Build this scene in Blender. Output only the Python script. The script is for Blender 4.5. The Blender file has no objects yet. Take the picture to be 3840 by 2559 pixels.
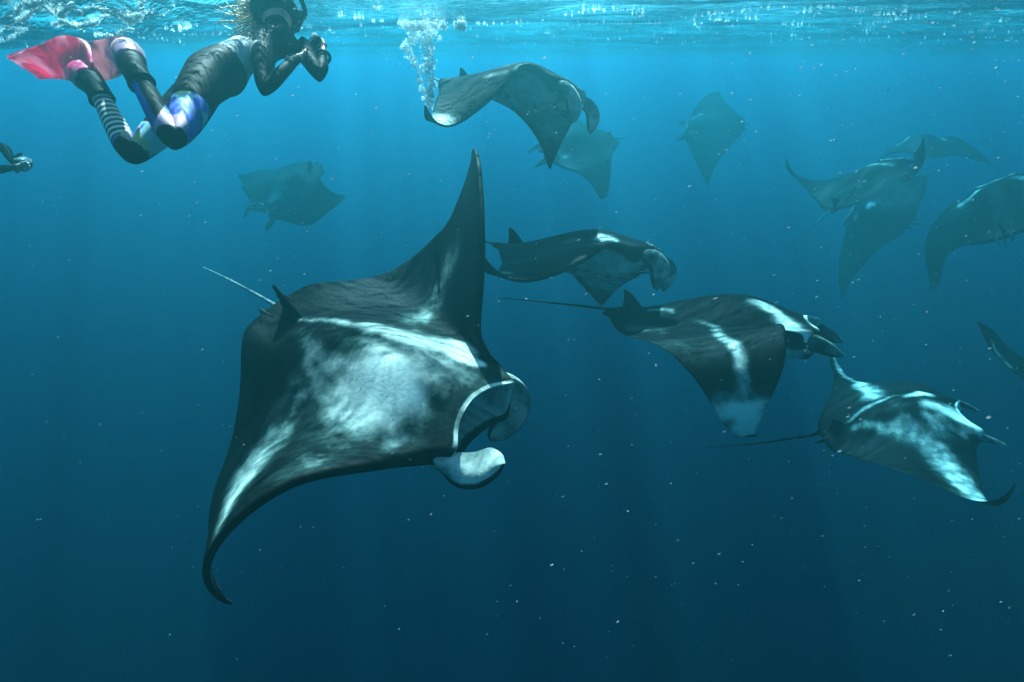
import bpy, bmesh, math, random
import numpy as np
from mathutils import Vector, Matrix, noise
S = bpy.context.scene
R = math.radians
random.seed(4)
rng = np.random.default_rng(11)

# ---------------------------------------------------------------- camera, world, sun, exposure
CAM_Z, PITCH = -0.42, 25.9
cd = bpy.data.cameras.new('camera'); cam = bpy.data.objects.new('camera', cd); S.collection.objects.link(cam)
cam.location = (0, 0, CAM_Z); cam.rotation_euler = (R(90 - PITCH), 0, 0)
cd.lens = 20; cd.sensor_width = 36; cd.clip_start = .05; cd.clip_end = 500
S.camera = cam
cd.dof.use_dof = True; cd.dof.focus_distance = 3.4; cd.dof.aperture_fstop = 2.2
SUN_EL, SUN_AZ = 51, -9
w = bpy.data.worlds.new('World'); S.world = w; w.use_nodes = True
nt = w.node_tree; nt.nodes.clear()
sky = nt.nodes.new('ShaderNodeTexSky'); sky.sky_type = 'NISHITA'; sky.sun_disc = False
sky.sun_elevation = R(SUN_EL); sky.sun_rotation = R(SUN_AZ)
bg = nt.nodes.new('ShaderNodeBackground'); bg.inputs[1].default_value = .05
out = nt.nodes.new('ShaderNodeOutputWorld')
nt.links.new(sky.outputs[0], bg.inputs[0]); nt.links.new(bg.outputs[0], out.inputs[0])
sl = bpy.data.lights.new('sun', 'SUN'); sun = bpy.data.objects.new('sun', sl); S.collection.objects.link(sun)
sl.energy = 5; sl.angle = R(.5); sl.color = (1, .96, .9)
sd = Vector((math.sin(R(SUN_AZ)) * math.cos(R(SUN_EL)), math.cos(R(SUN_AZ)) * math.cos(R(SUN_EL)), math.sin(R(SUN_EL))))
sun.rotation_euler = sd.to_track_quat('Z', 'Y').to_euler()
S.view_settings.view_transform = 'Standard'; S.view_settings.look = 'None'
S.view_settings.exposure = 3.0; S.view_settings.gamma = 1; S.view_settings.use_curve_mapping = False
S.cycles.volume_bounces = 0; S.cycles.max_bounces = 14; S.cycles.diffuse_bounces = 10; S.cycles.glossy_bounces = 8; S.cycles.transmission_bounces = 10
S.cycles.transparent_max_bounces = 40; S.cycles.use_denoising = True
CAMM = Matrix.Rotation(R(90 - PITCH), 4, 'X'); CAMM.translation = Vector((0, 0, CAM_Z))
CM = np.array(CAMM)[:3, :3]; CT = np.array((0, 0, CAM_Z))
def to_world(p):            # point in the camera's axes, metres -> the world
    return np.asarray(p) @ CM.T + CT

def link(name, data, m=None, parent=None, kind=None):
    o = bpy.data.objects.new(name, data); S.collection.objects.link(o)
    if m is not None: data.materials.append(m)
    if parent is not None: o.parent = parent
    if kind: o['kind'] = kind
    return o
def tag(o, label, cat, group=None):
    o['label'] = label; o['category'] = cat
    if group: o['group'] = group
    return o
def mesh(name, V, F, smooth=True):
    me = bpy.data.meshes.new(name); me.from_pydata([tuple(v) for v in np.asarray(V).tolist()], [], F)
    if smooth: me.shade_smooth()
    return me
class Nodes:                   # small helper to wire a material
    def __init__(s, name):
        s.m = bpy.data.materials.new(name); s.m.use_nodes = True; s.t = s.m.node_tree; s.t.nodes.clear()
    def n(s, typ, ins=None, **kw):
        x = s.t.nodes.new('ShaderNode' + typ)
        for k, v in kw.items(): setattr(x, k, v)
        for k, v in (ins or {}).items():
            i = x.inputs[k]
            if isinstance(v, bpy.types.NodeSocket): s.t.links.new(v, i)
            else: i.default_value = v
        return x
def ramp(x, stops):
    r = x.color_ramp
    while len(r.elements) > 1: r.elements.remove(r.elements[-1])
    r.elements[0].position = stops[0][0]; r.elements[0].color = (*stops[0][1], 1)
    for p, c in stops[1:]:
        e = r.elements.new(p); e.color = (*c, 1)

# ---------------------------------------------------------------- the water body
h = Nodes('water_haze')
SC, AB, DEN = (.0045, .0315, .0375), (.22, .060, .0255), .8
col = [s / DEN for s in SC]; ac = [max(0, 1 - a / DEN / (1 - s)) ** 2 for s, a in zip(col, AB)]
pv = h.n('VolumePrincipled', {'Color': (*col, 1), 'Density': DEN, 'Absorption Color': (*ac, 1), 'Anisotropy': .8})
h.n('OutputMaterial', {'Volume': pv.outputs[0]})
bm = bmesh.new(); bmesh.ops.create_cube(bm, size=1)
bmesh.ops.scale(bm, vec=(190, 152, 30.6), verts=bm.verts); bmesh.ops.translate(bm, vec=(0, 66, .6 - 15.3), verts=bm.verts)
me = bpy.data.meshes.new('haze'); bm.to_mesh(me); link('haze', me, h.m, kind='stuff')
# seabed far below
sb = Nodes('seabed')
tc = sb.n('TexCoord'); n1 = sb.n('TexNoise', {'Vector': tc.outputs['Object'], 'Scale': .16, 'Detail': 6})
r1 = sb.n('ValToRGB', {'Fac': n1.outputs[0]}); ramp(r1, [(.42, (.015, .018, .015)), (.62, (.04, .045, .035))])
b = sb.n('BsdfPrincipled', {'Base Color': r1.outputs[0], 'Roughness': .95}); sb.n('OutputMaterial', {0: b.outputs[0]})
nx = 110; xs = np.linspace(-93, 93, nx); ys = np.linspace(-9, 141, nx); V = []
for y in ys:
    for x in xs: V.append((x, y, -26 + 2.2 * noise.noise(Vector((x * .06, y * .06, 1))) + .6 * noise.noise(Vector((x * .3, y * .3, 5)))))
F_ = [(j * nx + i, j * nx + i + 1, (j + 1) * nx + i + 1, (j + 1) * nx + i) for j in range(nx - 1) for i in range(nx - 1)]
link('seabed', mesh('seabed', V, F_), sb.m, kind='structure')

# the sea's surface, a real sheet of waves seen from below
def wave(x, y):
    z = .045 * math.sin(.35 * x + .9 * y + .3) + .03 * math.sin(-.6 * x + 1.5 * y + 1.7)
    z += .014 * math.sin(1.3 * x + 2.3 * y + 4) + .008 * math.sin(2.1 * x + 4.4 * y + 2) + .006 * math.sin(-1.4 * x + 5.6 * y + 5)
    z += .05 * noise.noise(Vector((x * .7, y * 1.3, 3))) + .02 * noise.noise(Vector((x * 2.1, y * 3.9, 7))) + .008 * noise.noise(Vector((x * 6, y * 11, 9)))
    # a swell's trough comes down on the left
    z -= .26 * math.exp(-((x + 5.2) / 2.6) ** 2 - ((y - 5.5) / 3.2) ** 2)
    # steep chop where the sun's glare comes through, top left and round the swimmer's head
    g = math.exp(-((x + 2.9) / 1.1) ** 2 - ((y - 4.0) / 1.3) ** 2) + .5 * math.exp(-((x + 1.1) / .7) ** 2 - ((y - 3.2) / .9) ** 2)
    if g > .01: z += g * (.13 * noise.noise(Vector((x * 3.5, y * 5, 2))) + .06 * noise.noise(Vector((x * 9, y * 11, 4))))
    return z
nx, ny = 640, 600; V = []
gx = [90 * math.sinh(6 * (i / (nx - 1) * 2 - 1)) / math.sinh(6) for i in range(nx)]
gy = [-3 + 140 * math.sinh(5.2 * j / (ny - 1)) / math.sinh(5.2) for j in range(ny)]
for y in gy:
    for x in gx: V.append((x, y, wave(x, y)))
F_ = [(j * nx + i, j * nx + i + 1, (j + 1) * nx + i + 1, (j + 1) * nx + i) for j in range(ny - 1) for i in range(nx - 1)]
wt = Nodes('water_surface')
tc = wt.n('TexCoord'); mp = wt.n('Mapping', {'Vector': tc.outputs['Object'], 'Scale': (2, 4.6, 2)})
nz = wt.n('TexNoise', {'Vector': mp.outputs[0], 'Scale': 1.7, 'Detail': 5, 'Roughness': .6})
bp = wt.n('Bump', {'Height': nz.outputs[0], 'Strength': 1, 'Distance': .16})
fr = wt.n('Fresnel', {'IOR': 1.26, 'Normal': bp.outputs[0]})
gl = wt.n('BsdfGlossy', {'Roughness': .04, 'Normal': bp.outputs[0]}); 
# noise tint dims the sheet in patches, standing in for swell lensing: soft shafts below
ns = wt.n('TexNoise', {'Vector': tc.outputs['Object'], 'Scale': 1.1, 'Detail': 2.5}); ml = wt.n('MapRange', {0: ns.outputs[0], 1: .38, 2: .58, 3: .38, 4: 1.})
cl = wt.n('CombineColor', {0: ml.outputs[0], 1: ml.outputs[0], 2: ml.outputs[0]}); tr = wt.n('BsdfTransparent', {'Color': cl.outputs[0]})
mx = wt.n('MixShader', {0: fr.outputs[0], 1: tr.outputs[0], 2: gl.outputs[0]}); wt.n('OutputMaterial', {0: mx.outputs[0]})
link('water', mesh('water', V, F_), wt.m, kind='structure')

# ---- manta shape: rest plan, bending of the wings, thickness
XS = np.array([0,.03,.05,.066,.078,.09,.12,.15,.20,.25,.30,.35,.40,.44,.47,.49,.5])
YL = np.array([.163,.168,.178,.192,.195,.174,.152,.142,.122,.095,.058,.012,-.042,-.090,-.128,-.153,-.166])
YT = np.array([-.250,-.248,-.246,-.242,-.236,-.228,-.205,-.186,-.160,-.141,-.129,-.124,-.129,-.143,-.157,-.166,-.170])
def yl(x): return np.interp(np.abs(x), XS, YL)
def yt(x): return np.interp(np.abs(x), XS, YT)
# smooth versions by dense resample + convolution
_X = np.linspace(0, .5, 201)
def _sm(Y, n=9):
    y = np.interp(_X, XS, Y)
    p = np.concatenate([y[n:0:-1], y, 2 * y[-1] - y[-2:-n - 2:-1]])
    k = np.hanning(2 * n + 3)[1:-1]; k /= k.sum()
    return np.convolve(p, k, 'valid')[:201]
SL, ST = _sm(YL, 5), _sm(YT, 9)
def yl(x): return np.interp(np.abs(x), _X, SL)
def yt(x): return np.interp(np.abs(x), _X, ST)
NODES = np.array([.09, .17, .25, .33, .41, .47, .5])   # flap increments live between
NF, NT, NS = 5, 3, 3
FN = [.12, .19, .26, .33, .41, .5]     # 5 flap segments
TN = [.09, .22, .36, .5]               # 3 twist, 3 sweep segments
def rate(x, nodes, inc):
    r = 0.
    for a, b, v in zip(nodes[:-1], nodes[1:], inc):
        # smooth hat shaped window per segment
        if a - .03 < x < b + .03:
            w = (min(1, (x - a + .03) / .06) if x < a + .03 else (min(1, (b + .03 - x) / .06) if x > b - .03 else 1.))
            r += v / (b - a) * w
    return r
def rodr(w):
    th = np.linalg.norm(w)
    if th < 1e-12: return np.eye(3)
    k = w / th; K = np.array([[0, -k[2], k[1]], [k[2], 0, -k[0]], [-k[1], k[0], 0]])
    return np.eye(3) + np.sin(th) * K + (1 - np.cos(th)) * K @ K
NW = NF + NT + NS + 1
def wing(side, p, n=100):
    """frames along the half span: x, C, A, F, N, kappa"""
    flap, tw, sw, kap = p[:NF], p[NF:NF + NT], p[NF + NT:NF + NT + NS], p[-1]
    xs = np.linspace(0, .5, n + 1); C = np.zeros((n + 1, 3)); Fr = np.zeros((n + 1, 3, 3))
    R = np.eye(3); c = np.array([0., -.02, 0.]); yr = lambda x: (yl(x) + yt(x)) / 2
    C[0] = c = np.array([0, yr(0), 0]); Fr[0] = R; dx = .5 / n
    for i in range(1, n + 1):
        x = (i - .5) * dx
        f, t, s = rate(x, FN, flap) * dx, rate(x, TN, tw) * dx, rate(x, TN, sw) * dx
        # positive flap = wing bends up
        R = R @ rodr(np.array([t, -f * side, s * side]))
        c = c + R @ np.array([side * dx, yr(i * dx) - yr((i - 1) * dx), 0]); C[i] = c; Fr[i] = R
    return xs, C, Fr, kap
def pos(w, side, kb, x, y, z=0):
    xs, C, Fr, kap = w; n = len(xs) - 1
    x = np.atleast_1d(x).astype(float); y = np.atleast_1d(y).astype(float); z = np.broadcast_to(z, x.shape)
    q = np.clip(np.abs(x) / .5 * n, 0, n - 1e-6); i = q.astype(int); f = (q - i)[:, None]
    c = C[i] * (1 - f) + C[i + 1] * f; R = Fr[i] * (1 - f[..., None]) + Fr[i + 1] * f[..., None]
    yr = (yl(x) + yt(x)) / 2; d = y - yr
    k = kb + (kap - kb) * np.clip((np.abs(x) - .08) / .3, 0, 1) ; a = k * d; fy = d * np.sinc(a / np.pi); fz = -d * np.sin(a / 2) * np.sinc(a / 2 / np.pi)
    dy = -np.sin(a); dz = np.cos(a)            # local normal in (y,z)
    yy = fy + z * dy; zz = fz + z * dz
    return c + R[:, :, 1] * yy[:, None] + R[:, :, 2] * zz[:, None]

def sstep(a, b, x):
    t = np.clip((x - a) / (b - a), 0, 1); return t * t * (3 - 2 * t)
def zsurf(x, y, top, gape=.012):
    """rest height of the upper / lower skin over the planform"""
    x = np.abs(x); s = np.clip((yl(x) - y) / (yl(x) - yt(x) + 1e-6), 0, 1)
    mouth = 1 - sstep(.066, .088, x)
    rnd = np.sqrt(np.clip(s / .05, 0, 1) * (2 - np.clip(s / .05, 0, 1)))      # rounded leading edge
    rnd = mouth + (1 - mouth) * rnd
    base = (.40 + .60 * sstep(-.05, .34, s)) * (1 - .93 * sstep(.34, 1.02, s))
    hb = .050 * np.exp(-(x / .082) ** 2) + .018 * np.exp(-(x / .16) ** 2)
    tw = .0105 * (1 - x / .5) ** .8 + .0015
    fw = (1 - sstep(.05, 1.0, s)) ** .9
    z = (hb * base + tw * fw) * rnd
    if top:
        z = z - .0035 * np.exp(-(x / .012) ** 2) * sstep(.1, .3, s) * (1 - sstep(.55, .8, s))
        return z
    z = -z * .72
    return z - gape * (1 - sstep(0, .45, s)) * mouth

# ---------------------------------------------------------------- manta rays
def manta_skin():
    a = Nodes('manta_skin')
    pg = a.n('Attribute', attribute_name='pigment'); rs = a.n('Attribute', attribute_name='rest')
    n1 = a.n('TexNoise', {'Vector': rs.outputs['Vector'], 'Scale': 34., 'Detail': 6, 'Roughness': .6})
    n2 = a.n('TexNoise', {'Vector': rs.outputs['Vector'], 'Scale': 9., 'Detail': 3})
    s1 = a.n('Math', {0: n1.outputs[0], 1: .5}, operation='SUBTRACT'); s2 = a.n('Math', {0: n2.outputs[0], 1: .5}, operation='SUBTRACT')
    # the mottling is strongest where the pigment is half way
    q = a.n('Math', {0: 1., 1: pg.outputs['Fac']}, operation='SUBTRACT'); q = a.n('Math', {0: q.outputs[0], 1: pg.outputs['Fac']}, operation='MULTIPLY')
    q = a.n('Math', {0: q.outputs[0], 1: 4.6, 2: .13}, operation='MULTIPLY_ADD')
    u = a.n('Math', {0: s1.outputs[0], 1: s2.outputs[0]}, operation='ADD'); u = a.n('Math', {0: u.outputs[0], 1: q.outputs[0]}, operation='MULTIPLY')
    u = a.n('Math', {0: u.outputs[0], 1: pg.outputs['Fac']}, operation='ADD')
    r = a.n('ValToRGB', {'Fac': u.outputs[0]})
    ramp(r, [(0., (.0015, .003, .003)), (.22, (.014, .028, .025)), (.5, (.14, .17, .15)), (.78, (.50, .46, .40)), (1., (.82, .72, .62))])
    vz = a.n('TexVoronoi', {'Vector': rs.outputs['Vector'], 'Scale': 70., 'Randomness': 1.})
    lt = a.n('Math', {0: vz.outputs[0], 1: .10}, operation='LESS_THAN'); lt = a.n('Math', {0: lt.outputs[0], 1: n2.outputs[0]}, operation='MULTIPLY')
    c = a.n('MixRGB', {0: lt.outputs[0], 1: r.outputs[0], 2: (.03, .045, .045, 1)})
    n3 = a.n('TexNoise', {'Vector': rs.outputs['Vector'], 'Scale': 160., 'Detail': 4})
    bp = a.n('Bump', {'Height': n3.outputs[0], 'Strength': .25, 'Distance': .01})
    b = a.n('BsdfPrincipled', {'Base Color': c.outputs[0], 'Roughness': .62, 'Specular IOR Level': .035, 'Normal': bp.outputs[0]})
    a.n('OutputMaterial', {0: b.outputs[0]})
    return a.m
SKIN = manta_skin()
def simple(name, c, rough=.5, **kw):
    a = Nodes(name)
    tc = a.n('TexCoord'); n = a.n('TexNoise', {'Vector': tc.outputs['Object'], 'Scale': kw.pop('scale', 30.), 'Detail': 5})
    v = kw.pop('vary', .35)
    m = a.n('MapRange', {0: n.outputs[0], 1: .3, 2: .7, 3: 1 - v, 4: 1 + v}); cc = a.n('VectorMath', {0: c, 3: m.outputs[0]}, operation='SCALE')
    bp = a.n('Bump', {'Height': n.outputs[0], 'Strength': .3, 'Distance': .004})
    b = a.n('BsdfPrincipled', {'Base Color': cc.outputs[0], 'Roughness': rough, 'Normal': bp.outputs[0], **kw}); a.n('OutputMaterial', {0: b.outputs[0]})
    return a.m
DARK = simple('manta_dark_skin', (.003, .005, .006), .6, **{'Specular IOR Level': .1})
LINE = simple('manta_pale_tail', (.16, .2, .19), .5)
EYE = simple('manta_eye', (.004, .004, .005), .12)

def pigment(x, y, top, strokes):
    """0 black .. 1 white over the rest plan; the back carries its own strokes, the belly is pale"""
    p = np.zeros_like(x)
    wx = x + .004 * np.sin(61 * y + 3) + .0012 * np.sin(143 * y + 90 * x); wy = y + .004 * np.sin(57 * x + 1) + .0012 * np.sin(131 * x - 77 * y)
    for st in strokes:
        for (x0, y0, r0, i0), (x1, y1, r1, i1) in zip(st[:-1] if len(st) > 1 else st, st[1:] if len(st) > 1 else st):
            dx, dy = x1 - x0, y1 - y0; L = dx * dx + dy * dy + 1e-9
            t = np.clip(((wx - x0) * dx + (wy - y0) * dy) / L, 0, 1)
            d = np.hypot(wx - x0 - t * dx, wy - y0 - t * dy); r = r0 + (r1 - r0) * t
            p = np.maximum(p, (i0 + (i1 - i0) * t) * (1 - sstep(.25, 1.8, d / r)))
    s = (yl(x) - y) / (yl(x) - yt(x) + 1e-6); ax = np.abs(x)
    rim = sstep(.0, .035, s)
    p = p * np.where(ax > .1, rim, 1)
    belly = .78 * (1 - .75 * sstep(.30, .46, ax)) * (1 - .85 * sstep(.72, .98, s)) * np.where(ax > .09, sstep(.0, .10, s), 1)
    gill = np.zeros_like(x)
    for k in range(5):          # five slanting gill slits on each side of the belly
        yy = .085 - .028 * k; gx = .045 + .004 * k
        gill = np.maximum(gill, np.exp(-((y - yy - .25 * (ax - gx)) / .0035) ** 2) * np.exp(-((ax - gx) / .018) ** 4))
    belly = belly * (1 - .8 * gill)
    return np.where(top > .5, p, np.where(top < -.5, belly, .86))
def body_mesh(d, hi):
    nxs, nT, nB, nC = (150, 56, 40, 16) if hi else (70, 30, 22, 5)
    u = np.linspace(-1, 1, 2 * nxs + 1); X = .4995 * np.sign(u) * np.abs(u) ** .93
    sT = (1 - np.cos(np.linspace(0, 1, nT) * math.pi * .5)); sT = sT / sT[-1]       # dense at the leading edge
    sB = (1 - np.cos(np.linspace(0, 1, nB) * math.pi * .5)); sB = sB / sB[-1]
    gape = d.get('gape', .015)
    V = []; REST = []; PIG = []; W_ = {-1: wing(-1, np.array(d['L']), 120), 1: wing(1, np.array(d['Rt']), 120)}
    for x in X:
        a = np.full(nT, x); y = yl(a) + (yt(a) - yl(a)) * sT[::-1]; zt = zsurf(a, y, True)
        bx = np.full(nB, x); yb = yl(bx) + (yt(bx) - yl(bx)) * sB; zb = zsurf(bx, yb, False, gape)
        m = float(1 - sstep(.058, .080, abs(x)))                       # mouth cavity only between the corners
        zu, zl = float(zt[-1]), float(zb[0]); wall = .006 * m; yle = float(yl(np.array([x]))[0])
        k = np.linspace(0, 1, nC); dep = .13 * m
        lipdrop = .020 * m * d.get('jaw', 1)                             # the lower lip reaches a little less far forward
        yb = yb - lipdrop * np.clip(1 - sB / .25, 0, 1)
        yiu = yle - dep * k; mid = (zu + zl) / 2; half = max((zu - zl) / 2 - wall, 0)
        shape = (1 - k ** 2.2) * (half + .002 * m)
        ziu = mid + shape; zil = mid - shape
        yil = yiu - lipdrop * (1 - k)
        yy = np.concatenate([y, yiu, yil[::-1], yb]); zz = np.concatenate([zt, ziu, zil[::-1], zb])
        tt = np.concatenate([np.ones(nT), np.zeros(2 * nC), -np.ones(nB)]); xx = np.full(len(yy), x)
        V.append(pos(W_[-1 if x < 0 else 1], -1 if x < 0 else 1, d['kb'], xx, yy, zz)); REST.append(np.c_[xx, yy, tt * .3])
        pg = pigment(xx, yy, tt, d['strokes'])
        if m > 0:           # inside of the mouth: pale rim above, throat shade put in as darker pigment, rows of gill rakers, black lower lip
            ku = np.concatenate([np.full(nT, -1.), k, -2 - k[::-1], np.full(nB, -1.)])
            rake = .5 + .5 * np.sign(np.sin(x * 420))
            pg = np.where(ku >= 0, np.where(ku < .12, 1., .92 - .25 * ku - .10 * rake * (ku > .3)), pg)
            pg = np.where(ku <= -2, np.where(-2 - ku < .09, .02, 1. - .25 * (-2 - ku) - .14 * rake), pg)
            pg = np.where((tt < -.5) & (np.concatenate([np.full(nT + 2 * nC, 1.), sB]) < .03), .02, pg)
            pg = np.where((tt > .5) & (np.concatenate([sT[::-1], np.full(2 * nC + nB, 1.)]) < .016), np.maximum(pg, .6 * m), pg)
        PIG.append(pg)
    n = len(V[0]); V = np.concatenate(V) * d['span']
    F = []
    for i in range(len(X) - 1):
        for j in range(n):
            j2 = (j + 1) % n; F.append((i * n + j, (i + 1) * n + j, (i + 1) * n + j2, i * n + j2))
    F.append(tuple(range(n - 1, -1, -1))); F.append(tuple(range(len(X) * n - n, len(X) * n)))
    me = mesh('body', V, F)
    at = me.attributes.new('pigment', 'FLOAT', 'POINT'); at.data.foreach_set('value', np.concatenate(PIG).astype(np.float32))
    at = me.attributes.new('rest', 'FLOAT_VECTOR', 'POINT'); at.data.foreach_set('vector', np.concatenate(REST).astype(np.float32).ravel())
    return me, W_
def tube_pts(P, rad, seg=8, flat=None):
    """rings around a path of points, tapering; returns verts, faces"""
    P = [Vector(p) for p in P]; V = []; F = []; up = Vector((0, 0, 1)); prev = None
    for i, p in enumerate(P):
        t = (P[min(i + 1, len(P) - 1)] - P[max(i - 1, 0)]).normalized()
        a = prev if prev is not None else (up if abs(t.dot(up)) < .9 else Vector((1, 0, 0)))
        a = (a - t * a.dot(t)).normalized(); prev = a; b = t.cross(a)
        for k in range(seg):
            q = k / seg * 2 * math.pi; V.append(p + (a * math.cos(q) + b * math.sin(q) * (flat or 1)) * rad[i])
    for i in range(len(P) - 1):
        for k in range(seg): k2 = (k + 1) % seg; F.append((i * seg + k, i * seg + k2, (i + 1) * seg + k2, (i + 1) * seg + k))
    F.append(tuple(range(seg - 1, -1, -1))); F.append(tuple((len(P) - 1) * seg + k for k in range(seg)))
    return V, F
def crom(P, n):
    P = [np.array(p, float) for p in P]; P = [2 * P[0] - P[1]] + P + [2 * P[-1] - P[-2]]; out = []
    m = len(P) - 3
    for i in range(n + 1):
        q = i / n * m; k = min(int(q), m - 1); t = q - k; a, b, c, e = P[k:k + 4]
        out.append(.5 * ((2 * b) + (c - a) * t + (2 * a - 5 * b + 4 * c - e) * t * t + (3 * b - a - 3 * c + e) * t ** 3))
    return out
# a cephalic fin: centres and half-width vectors in rest units for the right side (x is mirrored for the left)
LOBE = dict(c=[(.076, .168, .004), (.081, .188, .000), (.082, .206, -.006), (.079, .224, -.014), (.073, .240, -.022)],
            w=[(0, .002, .017), (0, .002, .017), (-.002, .004, .014), (-.003, .005, .010), (-.003, .004, .005)])
DROOP = dict(c=[(.078, .168, .004), (.084, .196, -.006), (.084, .218, -.026), (.076, .228, -.056), (.062, .226, -.086)],
            w=[(0, .006, .016), (0, .012, .016), (-.002, .020, .010), (-.004, .022, .006), (-.004, .016, .002)])
def lobe_mesh(spec, side, f, n=26, m=10, pale=0):
    C = crom(spec['c'], n); Wd = crom(spec['w'], n); V = []; F = []; P = []; Rr = []
    for shell in (1, -1):
        for i, (c, w_) in enumerate(zip(C, Wd)):
            t = C[min(i + 1, n)] - C[max(i - 1, 0)]; nn = np.cross(t, w_); nn /= np.linalg.norm(nn) + 1e-9
            e = math.sqrt(max(0, 1 - (1 - min(1, (n - i) / 10)) ** 2))
            for j in range(m + 1):
                q = j / m * 2 - 1; th = .0035 * (1 - q * q) ** .5 * e * shell
                p = c + w_ * q * e + nn * (th + .010 * (1 - q * q)); V.append(p)
                out_side = (nn[0] * shell) > 0
                edge = max(abs(q), 1 - (n - i) / 4)
                P.append((pale if j > 1 else .05) * (.8 + .2 * i / n) if pale else (.06 + .5 * max(0, edge - .8) * 4 if out_side else .35 + .35 * (i / n))); Rr.append(p)
    k = (n + 1) * (m + 1)
    for s in (0, 1):
        for i in range(n):
            for j in range(m):
                a = s * k + i * (m + 1) + j; q = (a, a + 1, a + m + 2, a + m + 1); F.append(q if s else q[::-1])
    for i in range(n):
        for j in (0, m):
            a = i * (m + 1) + j; b = a + m + 1; F.append((a, b, b + k, a + k))
    for j in range(m):
        a = n * (m + 1) + j; F.append((a, a + 1, a + 1 + k, a + k))
    V = np.array(V); V[:, 0] *= side
    me = mesh('cephalic_fin', f(V), F)
    at = me.attributes.new('pigment', 'FLOAT', 'POINT'); at.data.foreach_set('value', np.array(P, np.float32))
    at = me.attributes.new('rest', 'FLOAT_VECTOR', 'POINT'); at.data.foreach_set('vector', np.array(Rr, np.float32).ravel())
    return me
def fin_mesh(name, prof, y0, z0, f, th=.004):
    """a thin swept fin from a profile of (leading y, trailing y, height)"""
    V = []; F = []; m = 9
    for a, b, hh in prof:
        for s in (1, -1):
            for j in range(m):
                q = j / (m - 1); V.append((s * th * math.sin(math.pi * min(1, q + .02)) ** .6 * (1 - hh / .09), y0 + a + (b - a) * q, z0 + hh))
    r = 2 * m
    for i in range(len(prof) - 1):
        for j in range(m - 1):
            F.append((i * r + j, i * r + j + 1, (i + 1) * r + j + 1, (i + 1) * r + j)); F.append((i * r + m + j + 1, i * r + m + j, (i + 1) * r + m + j, (i + 1) * r + m + j + 1))
        F.append((i * r, (i + 1) * r, (i + 1) * r + m, i * r + m)); F.append((i * r + m - 1, i * r + 2 * m - 1, (i + 1) * r + 2 * m - 1, (i + 1) * r + m - 1))
    return mesh(name, f(np.array(V)), F)
DORSAL = [(0, -.062, -.012), (-.010, -.062, .008), (-.022, -.060, .022), (-.034, -.060, .034), (-.044, -.061, .043), (-.052, -.062, .048)]
def make_manta(d):
    Rm = CM @ np.array(d['R']); t = to_world(d['t'])
    root = bpy.data.objects.new('manta_ray', None); S.collection.objects.link(root)
    M4 = Matrix.Identity(4)
    for i in range(3):
        for j in range(3): M4[i][j] = float(Rm[i, j])
        M4[i][3] = float(t[i])
    root.matrix_world = M4; root.empty_display_size = .3
    tag(root, d['label'], 'manta ray', 'manta rays feeding in a school')
    hi = d.get('hi', False)
    me, W_ = body_mesh(d, hi); link('body', me, SKIN, root)
    def f(V):
        V = np.asarray(V); o = np.zeros_like(V)
        for s in (-1, 1):
            k = (V[:, 0] < 0) if s < 0 else (V[:, 0] >= 0)
            if k.any(): o[k] = pos(W_[s], s, d['kb'], V[k, 0], V[k, 1], V[k, 2])
        return o * d['span']
    for side, key in ((1, 'lobe_r'), (-1, 'lobe_l')):
        link('cephalic_fin', lobe_mesh(d.get(key, DROOP if d.get('droop') else LOBE), side, f, pale=d.get('pale_lobe', 0)), SKIN, root)
        V, F = [], []
        ex, ey, ez = .089 * side, .158, -.002; nl, na = 7, 12
        for i in range(nl + 1):
            for j in range(na):
                a, b = math.pi * i / nl, 2 * math.pi * j / na
                V.append((ex + .0065 * math.cos(a) * side, ey + .0105 * math.sin(a) * math.cos(b), ez + .0105 * math.sin(a) * math.sin(b)))
        F = [(i * na + j, i * na + (j + 1) % na, (i + 1) * na + (j + 1) % na, (i + 1) * na + j) for i in range(nl) for j in range(na)]
        link('eye', mesh('eye', f(np.array(V)), F), EYE, root)
        # claspers or pelvic flaps beside the tail
        P = [(.022 * side, -.225, -.002), (.024 * side, -.245, -.004), (.022 * side, -.262, -.006), (.019 * side, -.274, -.008)]
        V, F = tube_pts(P, [.010, .011, .008, .002], 8, .45); link('pelvic_fin', mesh('pelvic_fin', f(np.array([tuple(v) for v in V])), F), DARK, root)
    link('dorsal_fin', fin_mesh('dorsal_fin', DORSAL, -.168, .006, f, .0065), DARK, root)
    if d.get('tail'):           # tail tip given in the camera's axes
        tip = (np.array(d['tail']) - np.array(d['t'])) @ np.array(d['R'])
        base = f(np.array([(1e-6, -.235, .002)]))[0]; b2 = f(np.array([(1e-6, -.26, .002)]))[0]; L = np.linalg.norm(tip - base)
        q = base + (b2 - base) / np.linalg.norm(b2 - base) * L * .3; P = []
        sag = np.array(d.get('sag', (0, 0, 0))) @ np.array(d['R'])
        for i in range(31):
            s = i / 30; P.append((1 - s) ** 2 * base + 2 * s * (1 - s) * (.35 * q + .65 * (base + (tip - base) * .5) + sag) + s * s * tip)
        r0 = d.get('tr', .018)
        V, F = tube_pts(P, [r0 * (1 - .72 * (i / 30) ** .5) for i in range(31)], 8)
        link('tail', mesh('tail', V, F), LINE if d.get('pale') else DARK, root)
    return root

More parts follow.
